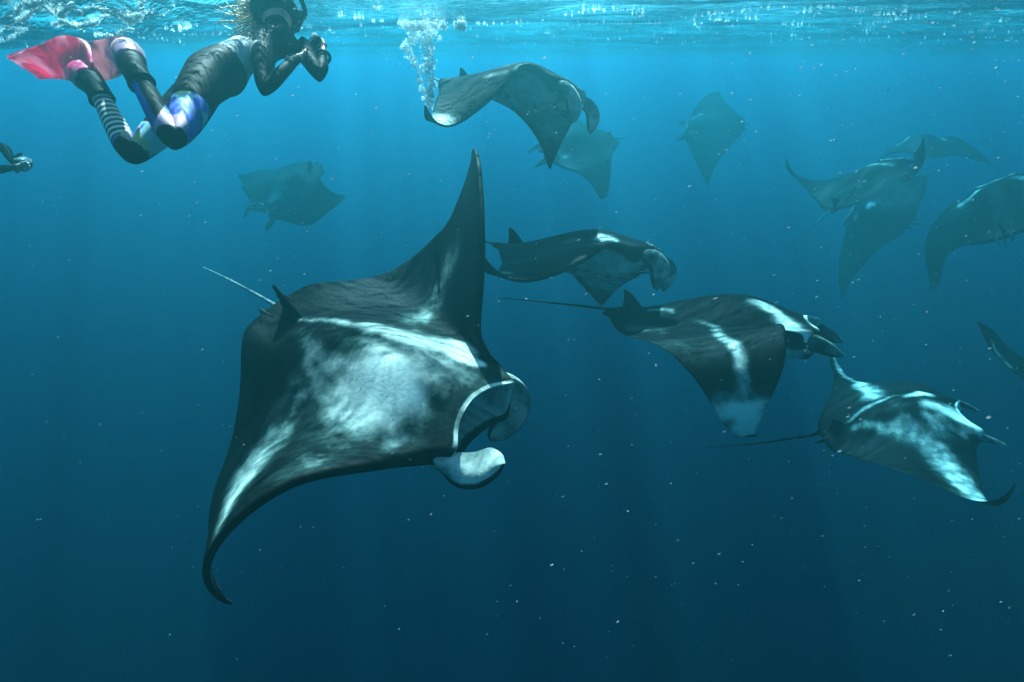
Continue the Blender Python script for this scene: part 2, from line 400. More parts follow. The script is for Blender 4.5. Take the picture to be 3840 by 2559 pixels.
MANTAS = [
    {'t': [-0.7089, -0.1911, -3.2051], 'R': [[-0.55684, 0.8305, 0.01417], [-0.58662, -0.40529, 0.70115], [0.58805, 0.38212, 0.71287]], 'span': 3.6, 'kb': -0.8455, 'L': [1.0611, 0.104, -0.0173, -0.1244, -0.0582, 0.3666, 0.122, 0.2782, 0.6031, -0.4556, -0.9141, -0.9148], 'Rt': [0.0602, -0.323, -0.4662, -0.5948, -0.1551, 0.5778, 0.2559, -0.2167, -0.077, -0.1099, -0.3037, -0.2383], 'strokes': [[(-0.095, 0.097, 0.0204, 1), (-0.07, 0.074, 0.0286, 1), (-0.041, 0.033, 0.0313, 1), (-0.029, -0.024, 0.0204, 0.9), (-0.021, -0.087, 0.0102, 0.75), (0.004, -0.182, 0.0054, 0.7)], [(-0.058, 0.062, 0.0204, 1), (-0.062, 0.097, 0.0191, 1), (-0.075, 0.129, 0.0095, 1)], [(0.037, 0.036, 0.0531, 1), (0.046, 0.071, 0.0504, 1), (0.079, 0.069, 0.0409, 0.85), (0.062, -0.016, 0.0232, 0.5), (0.041, -0.11, 0.0136, 0.4)], [(0.075, 0.021, 0.0409, 0.75), (0.087, 0.078, 0.0409, 0.6), (0.104, 0.117, 0.0259, 0.5), (0.12, 0.122, 0.0109, 0.4)], [(0.095, -0.076, 0.0232, 0.28), (0.178, -0.054, 0.0313, 0.42), (0.232, -0.034, 0.0381, 0.56), (0.266, -0.002, 0.0272, 0.48), (0.299, 0.033, 0.0123, 0.35)], [(0.029, 0.049, 0.1022, 0.3), (-0.008, 0.077, 0.0817, 0.34)], [(-0.004, 0.098, 0.0409, 0.6), (0.004, 0.061, 0.0341, 0.7)], [(0.17, 0.077, 0.0313, 0.34), (0.203, 0.082, 0.0245, 0.34)], [(-0.099, -0.017, 0.0245, 0.36), (-0.17, -0.04, 0.0163, 0.32), (-0.266, -0.071, 0.0245, 0.2)], [(0.025, -0.149, 0.0123, 0.42), (0.07, -0.082, 0.0123, 0.38), (0.095, -0.031, 0.0163, 0.32)], [(0.016, 0.104, 0.0191, 0.42), (-0.008, 0.098, 0.0109, 0.45)], [(0.012, 0.13, 0.0095, 0.6)]], 'hi': True, 'pale_lobe': 0.85, 'gape': 0.046, 'jaw': -0.6, 'label': 'huge foreground manta ray with wide open mouth and blotchy white shoulder patches', 'tail': [-2.497, 0.595, -4.6], 'pale': True, 'tr': 0.016, 'lobe_l': {'c': [(0.076, 0.164, 0.014), (0.083, 0.186, 0.004), (0.083, 0.2, -0.024), (0.071, 0.206, -0.058), (0.05, 0.202, -0.086), (0.034, 0.196, -0.103)], 'w': [(0, 0.018, 0.006), (0, 0.02, 0.006), (0, 0.023, 0.004), (0, 0.026, 0.0), (0, 0.026, -0.002), (0, 0.024, -0.004)]}, 'lobe_r': {'c': [(0.078, 0.172, 0.004), (0.078, 0.194, -0.006), (0.073, 0.218, -0.012), (0.064, 0.242, 0.0), (0.057, 0.262, 0.022)], 'w': [(0, 0.006, 0.014), (-0.012, 0.0, 0.019), (-0.02, -0.004, 0.022), (-0.022, -0.012, 0.02), (-0.018, -0.012, 0.012)]}},
    {'t': [0.6327, 0.7327, -4.9745], 'R': [[-0.38678, 0.91551, 0.11061], [-0.0642, -0.14638, 0.98714], [0.91993, 0.37471, 0.11539]], 'span': 3.2, 'kb': -0.592, 'L': [-0.3321, -0.0497, 0.0048, -0.068, 0.3143, -0.1105, 0.2528, -0.1312, 0.1382, 0.184, 0.2877, 0.2213], 'Rt': [-0.2093, -0.11, -0.1054, 0.1127, 1.2167, 0.2669, -0.2798, -0.4396, 0.0676, 0.1652, 0.169, 0.2092], 'strokes': [[(0.066, 0.051, 0.0166, 0.9), (0.079, 0.085, 0.0178, 1)], [(0.365, -0.101, 0.0178, 0.7)], [(0.087, -0.019, 0.0262, 0.25)], [(0.191, -0.07, 0.0714, 0.15)]], 'droop': True, 'pale_lobe': 0.6, 'hi': True, 'label': 'manta ray gliding right just above the tail of another, its pale throat showing', 'tail': [-0.689, 1.197, -6.6]},
    {'t': [1.6872, 0.1163, -4.5876], 'R': [[-0.47975, 0.87633, 0.04335], [-0.18881, -0.15136, 0.97028], [0.85685, 0.45731, 0.23807]], 'span': 3.6, 'kb': -0.2095, 'L': [-0.173, -0.1, -0.0557, -0.0556, 0.0579, 0.0855, -0.1129, -0.0607, 0.5167, 0.0792, -0.0575, 0.0921], 'Rt': [0.2404, -0.3027, -0.9267, -1.0437, -0.1219, 0.1417, 0.7333, 0.5797, 0.7897, -0.0424, 0.9735, -0.316], 'strokes': [[(0.033, 0.066, 0.0156, 0.9), (0.041, 0.106, 0.0214, 1), (0.091, 0.141, 0.0253, 1), (0.095, 0.167, 0.0127, 1)], [(0.037, -0.153, 0.0097, 0.8), (0.058, -0.099, 0.0078, 0.5)], [(0.104, -0.036, 0.0078, 0.2), (0.129, 0.006, 0.0088, 0.35), (0.282, -0.036, 0.0117, 0.55), (0.319, -0.05, 0.0127, 0.5), (0.349, -0.069, 0.0195, 0.65), (0.378, -0.095, 0.0351, 1), (0.407, -0.093, 0.0234, 1)], [(0.116, -0.167, 0.0175, 0.3), (0.137, -0.113, 0.0156, 0.3)], [(0.249, -0.097, 0.039, 0.12)], [(0.385, -0.085, 0.034, 1), (0.42, -0.1, 0.034, 1), (0.455, -0.13, 0.03, 1)]], 'pale_lobe': 0.45, 'hi': True, 'label': 'dark manta ray heading right with drooping wing ending in a broad white tip', 'tail': [-0.135, 0.47, -6.2]},
    {'t': [3.461, -0.6828, -5.0018], 'R': [[-0.15689, 0.94813, -0.27648], [-0.54096, 0.15172, 0.82725], [0.82629, 0.27935, 0.48909]], 'span': 2.75, 'kb': 1.5456, 'L': [-0.377, -0.2204, 0.0084, 0.212, 0.9796, -0.0281, -0.5479, -0.3151, 0.0017, 0.0916, 0.1853, 0.0895], 'Rt': [0.1637, -0.0567, 0.0278, 0.3787, 1.3431, -0.322, -0.2705, -0.2906, 0.2745, 0.1512, 0.3913, -0.0029], 'strokes': [[(-0.037, 0.021, 0.0195, 0.7), (-0.075, 0.086, 0.0223, 1)], [(0.012, 0.062, 0.0223, 0.8), (0.016, 0.125, 0.0348, 0.95), (0.054, 0.172, 0.0334, 1), (0.083, 0.171, 0.0167, 0.9)], [(0.07, 0.064, 0.0473, 0.5), (0.079, 0.116, 0.039, 0.5)], [(0.021, -0.16, 0.0139, 0.5), (0.062, -0.086, 0.0181, 0.55), (0.087, -0.024, 0.0417, 0.44), (0.145, 0.015, 0.0417, 0.46), (0.245, 0.002, 0.0445, 0.55), (0.332, -0.029, 0.0417, 0.68), (0.423, -0.137, 0.0111, 0.8)], [(-0.004, -0.161, 0.007, 0.8), (-0.041, -0.089, 0.0125, 0.75), (-0.058, -0.007, 0.0111, 0.5)], [(-0.099, -0.055, 0.0306, 0.55), (-0.282, -0.054, 0.0209, 0.6), (-0.448, -0.102, 0.0167, 0.7), (-0.481, -0.145, 0.0097, 0.7)], [(0.012, -0.026, 0.0278, 0.2)], [(0.44, -0.1, 0.03, 0.45), (0.475, -0.135, 0.03, 0.55), (0.5, -0.168, 0.03, 0.6)]], 'pale_lobe': 0.5, 'hi': True, 'label': 'manta ray at the lower right with long white stripes along both wings', 'tail': [2.539, -1.381, -7.4]},
    {'t': [0.0569, 2.1572, -4.8755], 'R': [[-0.47281, 0.86312, 0.17741], [-0.11303, -0.25908, 0.95922], [0.87389, 0.43347, 0.22005]], 'span': 2.8, 'kb': 0.2061, 'L': [-0.1168, -0.1984, -0.2249, -0.1921, 0.3423, 0.0603, 0.2372, -0.0889, 0.0887, 0.1191, 0.1903, -0.0882], 'Rt': [-0.4875, -0.215, -0.195, -0.0961, 1.6854, 0.3491, -0.3284, -0.8216, 0.1974, 0.149, 0.176, 0.4834], 'strokes': [[(0.241, 0.098, 0.0107, 0.7), (0.145, 0.115, 0.0107, 0.8)], [(0.228, 0.011, 0.016, 0.35), (0.245, 0.065, 0.0133, 0.4)], [(0.411, -0.099, 0.0346, 1)], [(0.224, -0.073, 0.04, 0.2)]], 'droop': True, 'pale_lobe': 0.7, 'hi': True, 'label': 'hazy manta ray just under the surface beside the white bubble stream', 'tail': [-0.82, 2.609, -5.6], 'pale': True},
    {'t': [1.2442, 3.9867, -11.5497], 'R': [[-0.1921, -0.97795, -0.08193], [0.7318, -0.19837, 0.65202], [-0.65389, 0.0653, 0.75377]], 'span': 3.6, 'kb': 0.8293, 'L': [0.0946, -0.2768, -0.6178, -0.7433, -1.4928, 0.0135, 0.5168, 0.0798, -0.0731, -0.0731, -0.1512, 0.0878], 'Rt': [-0.0888, -0.0652, -0.0382, -0.0238, -0.0571, 0.114, 0.0559, 0.0262, -0.015, -0.0076, -0.013, 0.0], 'strokes': [[(0.07, 0.12, 0.02, 0.7), (0.12, 0.09, 0.02, 0.6), (0.12, 0.05, 0.012, 0.3)], [(-0.07, 0.12, 0.02, 0.7), (-0.12, 0.09, 0.02, 0.6), (-0.12, 0.05, 0.012, 0.3)]], 'label': 'faint manta ray facing left partly behind the one near the bubbles', 'tail': [2.73, 4.684, -13]},
    {'t': [5.4018, 5.8243, -15.5819], 'R': [[0.23303, -0.91605, -0.32643], [0.90337, 0.07964, 0.42139], [-0.36002, -0.39309, 0.84609]], 'span': 3.6, 'kb': 0.0325, 'L': [-0.0137, -0.0209, -0.0243, -0.0209, 0.0906, 0.0037, 0.0904, -0.0262, 0.1852, 0.1553, 0.219, -0.0055], 'Rt': [-0.0162, -0.0793, -0.1231, -0.1424, -0.2452, 0.3314, 0.2358, 0.0719, 0.162, 0.1049, 0.1758, 0.0], 'strokes': [[(0.07, 0.12, 0.02, 0.7), (0.12, 0.09, 0.02, 0.6), (0.12, 0.05, 0.012, 0.3)], [(-0.07, 0.12, 0.02, 0.7), (-0.12, 0.09, 0.02, 0.6), (-0.12, 0.05, 0.012, 0.3)]], 'label': 'faintest manta ray, a pale diamond shadow alone in the bright water'},
    {'t': [5.5549, 2.4646, -8.9031], 'R': [[0.2835, 0.81025, -0.51296], [-0.22424, 0.57609, 0.78603], [0.93239, -0.10781, 0.34501]], 'span': 3.0, 'kb': -0.1203, 'L': [0.1311, 0.1105, 0.1349, 0.2802, 1.1421, -0.1192, -0.5287, -0.3201, -0.0254, -0.0291, 0.053, -0.0272], 'Rt': [0.306, 0.3863, 0.3846, 0.3201, 0.287, -0.1493, 0.7814, 0.1497, 0.2224, 0.1695, 0.3148, -0.0181], 'strokes': [[(-0.029, 0.055, 0.0204, 0.7), (0.066, 0.1, 0.0204, 0.7)], [(-0.046, -0.135, 0.0272, 0.3), (0.033, -0.08, 0.0227, 0.3)]], 'label': 'manta ray seen from its tail with one wing tip raised, at the upper right', 'tail': [4.508, 1.52, -9.2], 'pale': True},
    {'t': [9.2521, 4.3253, -12.7582], 'R': [[0.94713, 0.29935, -0.11548], [-0.04962, 0.49224, 0.86904], [0.31699, -0.81737, 0.48107]], 'span': 3.6, 'kb': -0.1972, 'L': [-0.4179, -0.5168, -0.6032, -0.652, -1.0288, -0.3849, -0.1167, 0.0747, -0.0271, -0.0518, -0.0794, 0.0], 'Rt': [-0.2925, -0.1397, -0.1205, -0.1415, -0.1253, 0.331, 0.1188, 0.0158, 0.3464, 0.2966, 0.5209, 0.2578], 'strokes': [[(0.07, 0.12, 0.02, 0.7), (0.12, 0.09, 0.02, 0.6), (0.12, 0.05, 0.012, 0.3)], [(-0.07, 0.12, 0.02, 0.7), (-0.12, 0.09, 0.02, 0.6), (-0.12, 0.05, 0.012, 0.3)]], 'label': 'pale hazy manta ray furthest behind, drooping wing reaching right past the raised wing tip'},
    {'t': [7.4569, 2.5896, -11.6805], 'R': [[0.41631, -0.12298, -0.90087], [0.86518, 0.35823, 0.35091], [0.27957, -0.9255, 0.25553]], 'span': 3.6, 'kb': 0.5216, 'L': [-0.0964, 0.0634, 0.1532, 0.1617, -0.0997, -0.093, 0.1339, 0.0577, -0.0007, 0.0093, -0.1256, 0.0919], 'Rt': [-0.5016, -0.4499, -0.1647, -0.0251, -0.1951, 0.5177, -0.214, 0.1104, 0.3511, 0.2219, 0.3231, 0.0987], 'strokes': [[(0.029, 0.002, 0.0248, 0.8)], [(-0.054, 0.055, 0.0223, 0.7)]], 'label': 'hazy manta ray tipped on its side, long wing pointing straight down at the right', 'tail': [9.681, 2.606, -13]},
    {'t': [7.4693, 2.0713, -8.7053], 'R': [[0.61622, 0.45619, -0.64201], [0.26115, 0.65069, 0.71302], [0.74302, -0.60703, 0.28183]], 'span': 3.6, 'kb': 0.2342, 'L': [-0.4576, -0.3286, -0.1244, 0.038, 2.571, 0.1885, 0.3826, 0.206, -0.0026, -0.1107, -0.5005, 0.1549], 'Rt': [-0.2, -0.2, -0.2, -0.2, -0.2, 0.0, 0.0, 0.0, 0.0, 0.0, 0.0, 0.0], 'strokes': [[(0.07, 0.12, 0.02, 0.7), (0.12, 0.09, 0.02, 0.6), (0.12, 0.05, 0.012, 0.3)], [(-0.07, 0.12, 0.02, 0.7), (-0.12, 0.09, 0.02, 0.6), (-0.12, 0.05, 0.012, 0.3)]], 'label': 'large manta ray cut by the right edge with its pointed wing curving down', 'tail': [8.252, 1.533, -9.5], 'pale': True},
    {'t': [6.8, -0.6312, -6.8859], 'R': [[0.87941, 0.32598, 0.34696], [-0.44901, 0.32568, 0.83206], [0.15824, -0.88751, 0.43278]], 'span': 3.6, 'kb': 0.0222, 'L': [0.2039, 0.1486, 0.1523, 0.1721, 0.0864, 0.1596, 0.2326, 0.0297, 0.0071, -0.0099, -0.0517, 0.0025], 'Rt': [0.0, 0.0, 0.0, 0.0, 0.0, 0.0, 0.0, 0.0, 0.0, 0.0, 0.0, 0.0], 'strokes': [[(-0.353, -0.075, 0.0146, 0.5), (-0.274, -0.111, 0.0176, 0.5)]], 'label': 'manta ray of which only a raised wing tip enters at the right edge'},
    {'t': [-4.4832, 2.9811, -11.2102], 'R': [[-0.83881, -0.54363, -0.02947], [0.45079, -0.72387, 0.52231], [-0.30527, 0.42484, 0.85224]], 'span': 3.6, 'kb': 0.6967, 'L': [0.2729, 0.0806, -0.0426, -0.0779, 0.0498, -0.8376, 0.0223, -0.018, 0.0602, 0.0945, 0.1026, -0.2219], 'Rt': [-0.308, -0.2249, -0.0668, 0.0492, 0.086, 0.2839, -0.4085, -0.0581, 0.1538, 0.1503, 0.2037, 0.0926], 'strokes': [[(-0.037, 0.11, 0.0238, 0.9), (-0.046, 0.04, 0.0476, 0.5)], [(-0.05, -0.113, 0.0238, 0.3)], [(-0.49, -0.157, 0.0191, 0.9), (-0.423, -0.103, 0.0238, 0.4)], [(-0.133, 0.023, 0.0524, 0.3)]], 'label': 'lone manta ray at the left coming towards the camera with open mouth', 'tail': [-4.361, 4.097, -13]},
]
for d in MANTAS: make_manta(d)


# ---------------------------------------------------------------- people in the water
FPX = 20 / 36 * 2353
def at(px, py, z):          # a direction of the photograph at depth z -> a point of the world
    return to_world(((px - 1176.5) / FPX * z, -(py - 784) / FPX * z, -z))
def cloth(name, c, rough=.6, **kw): return simple(name, c, rough, scale=14., vary=.5, **{'Specular IOR Level': .03}, **kw)
def thin(name, c, rough=.4, tl=.5, c2=None):
    """a thin sheet or bead that lets some light through"""
    a = Nodes(name); tc = a.n('TexCoord'); n = a.n('TexNoise', {'Vector': tc.outputs['Object'], 'Scale': 12., 'Detail': 4})
    m = a.n('MapRange', {0: n.outputs[0], 1: .3, 2: .7, 3: .75, 4: 1.25}); cc = a.n('VectorMath', {0: c, 3: m.outputs[0]}, operation='SCALE')
    if c2:
        n2 = a.n('TexNoise', {'Vector': tc.outputs['Object'], 'Scale': 7., 'Detail': 3, 'Distortion': 1.}); k = a.n('MapRange', {0: n2.outputs[0], 1: .50, 2: .62}); cc = a.n('MixRGB', {0: k.outputs[0], 1: cc.outputs[0], 2: (*c2, 1)})
    b = a.n('BsdfPrincipled', {'Base Color': cc.outputs[0], 'Roughness': rough}); t = a.n('BsdfTranslucent', {'Color': cc.outputs[0]})
    x = a.n('MixShader', {0: tl, 1: b.outputs[0], 2: t.outputs[0]}); a.n('OutputMaterial', {0: x.outputs[0]}); return a.m
NEO = cloth('black_neoprene', (.0008, .002, .0028)); GREY = cloth('grey_neoprene', (.40, .42, .42)); SKINM = simple('skin', (.42, .24, .17), .5)
def stripes():
    a = Nodes('striped_neoprene'); t = a.n('Attribute', attribute_name='along'); r = a.n('Attribute', attribute_name='around')
    m = a.n('Math', {0: t.outputs['Fac'], 1: 40.}, operation='MULTIPLY'); m = a.n('Math', {0: m.outputs[0]}, operation='FRACT')
    g = a.n('Math', {0: m.outputs[0], 1: .55}, operation='GREATER_THAN')
    c = a.n('MixRGB', {0: g.outputs[0], 1: (.008, .012, .014, 1), 2: (.75, .72, .68, 1)})
    b = a.n('BsdfPrincipled', {'Base Color': c.outputs[0], 'Roughness': .6}); a.n('OutputMaterial', {0: b.outputs[0]}); return a.m
def patchwork(name, cols, sc):
    a = Nodes(name); tc = a.n('TexCoord')
    n = a.n('TexNoise', {'Vector': tc.outputs['Object'], 'Scale': 9.}); mv = a.n('MixRGB', {0: .12, 1: tc.outputs['Object'], 2: n.outputs['Color']})
    v = a.n('TexVoronoi', {'Vector': mv.outputs[0], 'Scale': sc}); s = a.n('SeparateColor', {0: v.outputs['Color']})
    r = a.n('ValToRGB', {0: s.outputs[0]}); r.color_ramp.interpolation = 'CONSTANT'
    ramp(r, [(i / len(cols), c) for i, c in enumerate(cols)])
    b = a.n('BsdfPrincipled', {'Base Color': r.outputs[0], 'Roughness': .6}); a.n('OutputMaterial', {0: b.outputs[0]}); return a.m
STRIPE = stripes()
PATCH = patchwork('patterned_neoprene', [(.02, .07, .45), (.14, .38, .52), (.45, .45, .20), (.03, .10, .50), (.20, .45, .52), (.40, .22, .35), (.02, .05, .25)], 15.)
PURP = patchwork('blue_pink_neoprene', [(.03, .03, .40), (.03, .03, .45), (.55, .04, .22), (.04, .05, .50), (.02, .02, .25)], 16.)
PINK = thin('pink_rubber', (.85, .05, .24), .3, .5, (.95, .55, .60)); PALE = thin('pale_pink_rubber', (.90, .50, .52), .35, .4, (.40, .22, .36))  # paler blotches put highlights into the pink fin's colour
HAIRM = simple('blonde_hair', (.50, .34, .16), .5); METAL = simple('camera_shell', (.55, .56, .56), .25); LENS = simple('dark_glass', (.01, .012, .015), .08)

def hand_bones(J, E, wrist, d, palm_n, s=1., curl=.5, tag_=''):
    """palm, four unequal fingers and a thumb leaving the side of the palm"""
    d = np.array(d, float); d /= np.linalg.norm(d); n = np.array(palm_n, float); n -= d * (n @ d); n /= np.linalg.norm(n); s_ = np.cross(d, n)
    w0 = J[wrist][0]; k = wrist + tag_
    J[k + 'p'] = (w0 + d * .045 * s, .024 * s); E.append((wrist, k + 'p'))
    for i, (off, ln) in enumerate(((-.03, .070), (-.010, .080), (.010, .075), (.028, .058))):
        a = w0 + d * .075 * s + s_ * off * s; b = a + (d + n * curl * .4) * ln * .5 * s; c = b + (d * (1 - curl) + n * curl * 1.2) * ln * .5 * s
        for q, (p, r) in enumerate(((a, .0105), (b, .009), (c, .0065))): J[f'{k}f{i}{q}'] = (p, r * s)
        E += [(k + 'p', f'{k}f{i}0'), (f'{k}f{i}0', f'{k}f{i}1'), (f'{k}f{i}1', f'{k}f{i}2')]
    a = w0 + d * .03 * s - s_ * .032 * s + n * .01; b = a + (d * .6 - s_ * .5 + n * .5) * .035 * s; c = b + (d * .8 + n * .6) * .03 * s
    for q, (p, r) in enumerate(((a, .012), (b, .0105), (c, .008))): J[f'{k}t{q}'] = (p, r * s)
    E += [(k + 'p', f'{k}t0'), (f'{k}t0', f'{k}t1'), (f'{k}t1', f'{k}t2')]
def skin_body(J, E, rootname, levels=2):
    names = list(J); idx = {k: i for i, k in enumerate(names)}; c0 = J[rootname][0]
    me = bpy.data.meshes.new('tmp'); me.from_pydata([tuple(J[k][0] - c0) for k in names], [(idx[a], idx[b]) for a, b in E], [])
    o = bpy.data.objects.new('tmp', me); S.collection.objects.link(o)
    m = o.modifiers.new('s', 'SKIN'); m.use_smooth_shade = True; m.branch_smoothing = .4
    for i, k in enumerate(names):
        r = J[k][1]; r = (r, r) if not isinstance(r, tuple) else r
        me.skin_vertices[0].data[i].radius = r; me.skin_vertices[0].data[i].use_root = (k == rootname)
    s = o.modifiers.new('u', 'SUBSURF'); s.levels = levels; s.render_levels = levels
    bpy.context.view_layer.update(); dg = bpy.context.evaluated_depsgraph_get()
    out = bpy.data.meshes.new_from_object(o.evaluated_get(dg)); out.name = 'body'
    bpy.data.objects.remove(o); bpy.data.meshes.remove(me); out.shade_smooth(); return out, c0
def strip(name, C, Wd, th, n=30, m=10, rib=0., hollow=None):
    """a blade along centres C with half-width vectors Wd, of real thickness"""
    C = crom(C, n); Wd = crom(Wd, n); V = []; F = []
    for sh in (1, -1):
        for i, (c, w_) in enumerate(zip(C, Wd)):
            t = C[min(i + 1, n)] - C[max(i - 1, 0)]; nn = np.cross(t, w_); nn /= np.linalg.norm(nn) + 1e-9
            for j in range(m + 1):
                q = j / m * 2 - 1; e = rib * (abs(q) ** 6 + .6 * math.exp(-(q / .16) ** 2) + .4 * math.exp(-((abs(q) - .5) / .08) ** 2)) * min(1, i / 6)
                V.append(c + w_ * q + nn * sh * (th * (1 - .55 * i / n) + e))
    k = (n + 1) * (m + 1)
    for s in (0, 1):
        for i in range(n):
            for j in range(m):
                a = s * k + i * (m + 1) + j; q = (a, a + 1, a + m + 2, a + m + 1); F.append(q[::-1] if s else q)
    for i in range(n):
        for j in (0, m): a = i * (m + 1) + j; b = a + m + 1; F.append((a, b, b + k, a + k))
    for i in (0, n):
        for j in range(m): a = i * (m + 1) + j; F.append((a, a + 1, a + 1 + k, a + k))
    return np.array(V), F
def ball(c, ax, nl=12, na=18):
    """an ellipsoid from three half-axis vectors"""
    V = []
    for i in range(nl + 1):
        for j in range(na):
            a, b = math.pi * i / nl, 2 * math.pi * j / na
            V.append(np.array(c) + np.array(ax[0]) * math.cos(a) + np.array(ax[1]) * math.sin(a) * math.cos(b) + np.array(ax[2]) * math.sin(a) * math.sin(b))
    return V, [(i * na + j, i * na + (j + 1) % na, (i + 1) * na + (j + 1) % na, (i + 1) * na + j) for i in range(nl) for j in range(na)]
UPW = np.array((0, 0, 1.))
def unit(v): v = np.array(v, float); return v / np.linalg.norm(v)

def person(P, label, legs=True, detail=True):
    """P: joint -> world point"""
    J = {}; E = []
    def add(k, p, r, par=None):
        J[k] = (np.array(p, float), r)
        if par: E.append((par, k))
    mid = lambda a, b, t: P[a] * (1 - t) + P[b] * t
    add('pelvis', P['pelvis'], (.115, .108))
    add('waist', mid('pelvis', 'neck', .36), (.090, .080), 'pelvis'); add('ribs', mid('pelvis', 'neck', .66), (.108, .090), 'waist')
    add('chest', mid('pelvis', 'neck', .88), (.104, .082), 'ribs'); add('neck', P['neck'] * .8 + P['head'] * .2, .052, 'chest')
    add('jaw', P['neck'] * .42 + P['head'] * .58, .066, 'neck'); add('head', P['head'], (.086, .094), 'jaw'); add('crown', P['head'] + unit(P['head'] - P['neck']) * .07, .06, 'head')
    for s in 'RL':
        add('sh' + s, P['sh' + s], .056, 'chest'); add('ua' + s, (P['sh' + s] + P['el' + s]) / 2, .040, 'sh' + s); add('el' + s, P['el' + s], .036, 'ua' + s)
        add('fa' + s, P['el' + s] * .65 + P['wr' + s] * .35, .033, 'el' + s); add('wr' + s, P['wr' + s], .024, 'fa' + s)
        hand_bones(J, E, 'wr' + s, P['ha' + s] - P['wr' + s], P['ca'] - P['wr' + s] - .0 * UPW + .02 * UPW)
        if legs:
            add('hi' + s, P['hi' + s], .096, 'pelvis'); add('th' + s, P['hi' + s] * .5 + P['kn' + s] * .5, .074, 'hi' + s); add('kn' + s, P['kn' + s], .047, 'th' + s)
            add('cf' + s, P['kn' + s] * .68 + P['an' + s] * .32, .046, 'kn' + s); add('an' + s, P['an' + s], .033, 'cf' + s)
            add('ft' + s, P['an' + s] * .3 + P['ft' + s] * .7, .034, 'an' + s)
    me, c0 = skin_body(J, E, 'pelvis', 4 if detail else 2)
    root = bpy.data.objects.new('person', None); S.collection.objects.link(root); root.location = tuple(c0); root.empty_display_size = .2
    tag(root, label, 'person')
    o = link('body', me, None, root)
    for m in (NEO, SKINM, GREY, STRIPE, PATCH, PURP): me.materials.append(m)
    n = len(me.vertices); co = np.zeros(n * 3); me.vertices.foreach_get('co', co); co = co.reshape(-1, 3) + c0
    along = np.zeros(n)
    def seg(a, b, pts): d = P[b] - P[a]; return ((pts - P[a]) @ d) / (d @ d)
    def dist(a, b, pts):
        t = np.clip(seg(a, b, pts), 0, 1); return np.linalg.norm(pts - (P[a] + t[:, None] * (P[b] - P[a])), axis=1)
    if legs: along = seg('knL', 'anL', co) * np.linalg.norm(P['anL'] - P['knL'])
    at_ = me.attributes.new('along', 'FLOAT', 'POINT'); at_.data.foreach_set('value', along.astype(np.float32))
    fc = np.array([co[list(p.vertices)].mean(0) for p in me.polygons]); fn = np.array([p.normal for p in me.polygons])
    mi = np.zeros(len(fc), int)
    bones = {('pelvis', 'neck'): 1, ('neck', 'head'): 2}
    for s in 'RL':
        bones[('sh' + s, 'el' + s)] = 3; bones[('el' + s, 'wr' + s)] = 4; bones[('wr' + s, 'ha' + s)] = 5
        if legs: bones[('hi' + s, 'kn' + s)] = 6 if s == 'R' else 7; bones[('kn' + s, 'an' + s)] = 8 if s == 'R' else 9; bones[('an' + s, 'ft' + s)] = 10
    rb = {0: 0, 1: .09, 2: .06, 3: .04, 4: .03, 5: .02, 6: .08, 7: .08, 8: .045, 9: .045, 10: .03}
    D = np.stack([dist(a, b, fc) - rb[q] for (a, b), q in bones.items()]); B = np.array(list(bones.values()))[D.argmin(0)]
    cam_ = unit(np.array((0, 0, CAM_Z)) - P['pelvis']); facing = fn @ cam_
    t = seg('pelvis', 'neck', fc); mi[(B <= 1) & (t > .20) & (t < .50)] = 2
    mi[(B == 2) & (seg('neck', 'head', fc) > .25)] = 1; mi[(B == 5)] = 1
    if legs:
        tk = seg('knL', 'anL', fc); mi[(B == 9) & (tk > .22) & (tk < .86)] = 3
        t6 = seg('hiR', 'knR', fc); mi[(B == 6) & (t6 > .50) & (t6 < .93) & (facing > .25)] = 4
        mi[(B == 9) & (tk <= .22) & (tk > -.05)] = 4; t7 = seg('hiL', 'knL', fc); mi[(B == 7) & (t7 > .72) & (t7 < .92)] = 4
        t8 = seg('knR', 'anR', fc); side = fn @ unit(np.cross(P['anR'] - P['knR'], cam_)); mi[(B == 8) & (t8 > .12) & (t8 < .86) & (side < -.30)] = 5
    me.polygons.foreach_set('material_index', mi.astype(np.int32))
    def part(name, V, F, m, par=root): return link(name, mesh(name, np.asarray([tuple(v) for v in V]) - c0, F), m, par)
    # head: face, mask, snorkel, hair
    H = P['head']; hu = unit(P['head'] - P['neck']); fd = P['face']; fd = unit(fd - hu * (fd @ hu)); hs = np.cross(fd, hu)
    V, F = ball(H + fd * .088 + hu * .006, [fd * .030, hs * .072, hu * .040]); part('mask', V, F, LENS)
    V = []; F = []
    for i in range(28):
        a = i / 28 * 2 * math.pi
        for r, hh in ((1, -.011), (1, .011), (1.05, .011), (1.05, -.011)): V.append(H + (fd * math.cos(a) * .096 + hs * math.sin(a) * .090) * r + hu * (.012 + hh))
    F = [(i * 4 + k, (i * 4 + 4 + k) % 112, (i * 4 + 4 + (k + 1) % 4) % 112, i * 4 + (k + 1) % 4) for i in range(28) for k in range(4)]
    part('mask_strap', V, F, NEO)
    V, F = ball(H + fd * .098 - hu * .032, [fd * .018, hs * .012, hu * .020], 8, 10); part('nose', V, F, SKINM)
    for sg in (1, -1): V, F = ball(H + hs * .088 * sg - hu * .01, [fd * .016, hs * .008, hu * .027], 8, 10); part('ear', V, F, SKINM)
    a0 = H + fd * .095 - hu * .055
    pt = [a0, a0 + hs * .05, a0 + hs * .095 + UPW * .03, H + hs * .115 + UPW * .12, H + hs * .12 + UPW * .26 - fd * .03]
    V, F = tube_pts(crom(pt, 24), [.011] * 25, 10); part('snorkel', V, F, LENS)
    V = []; F = []
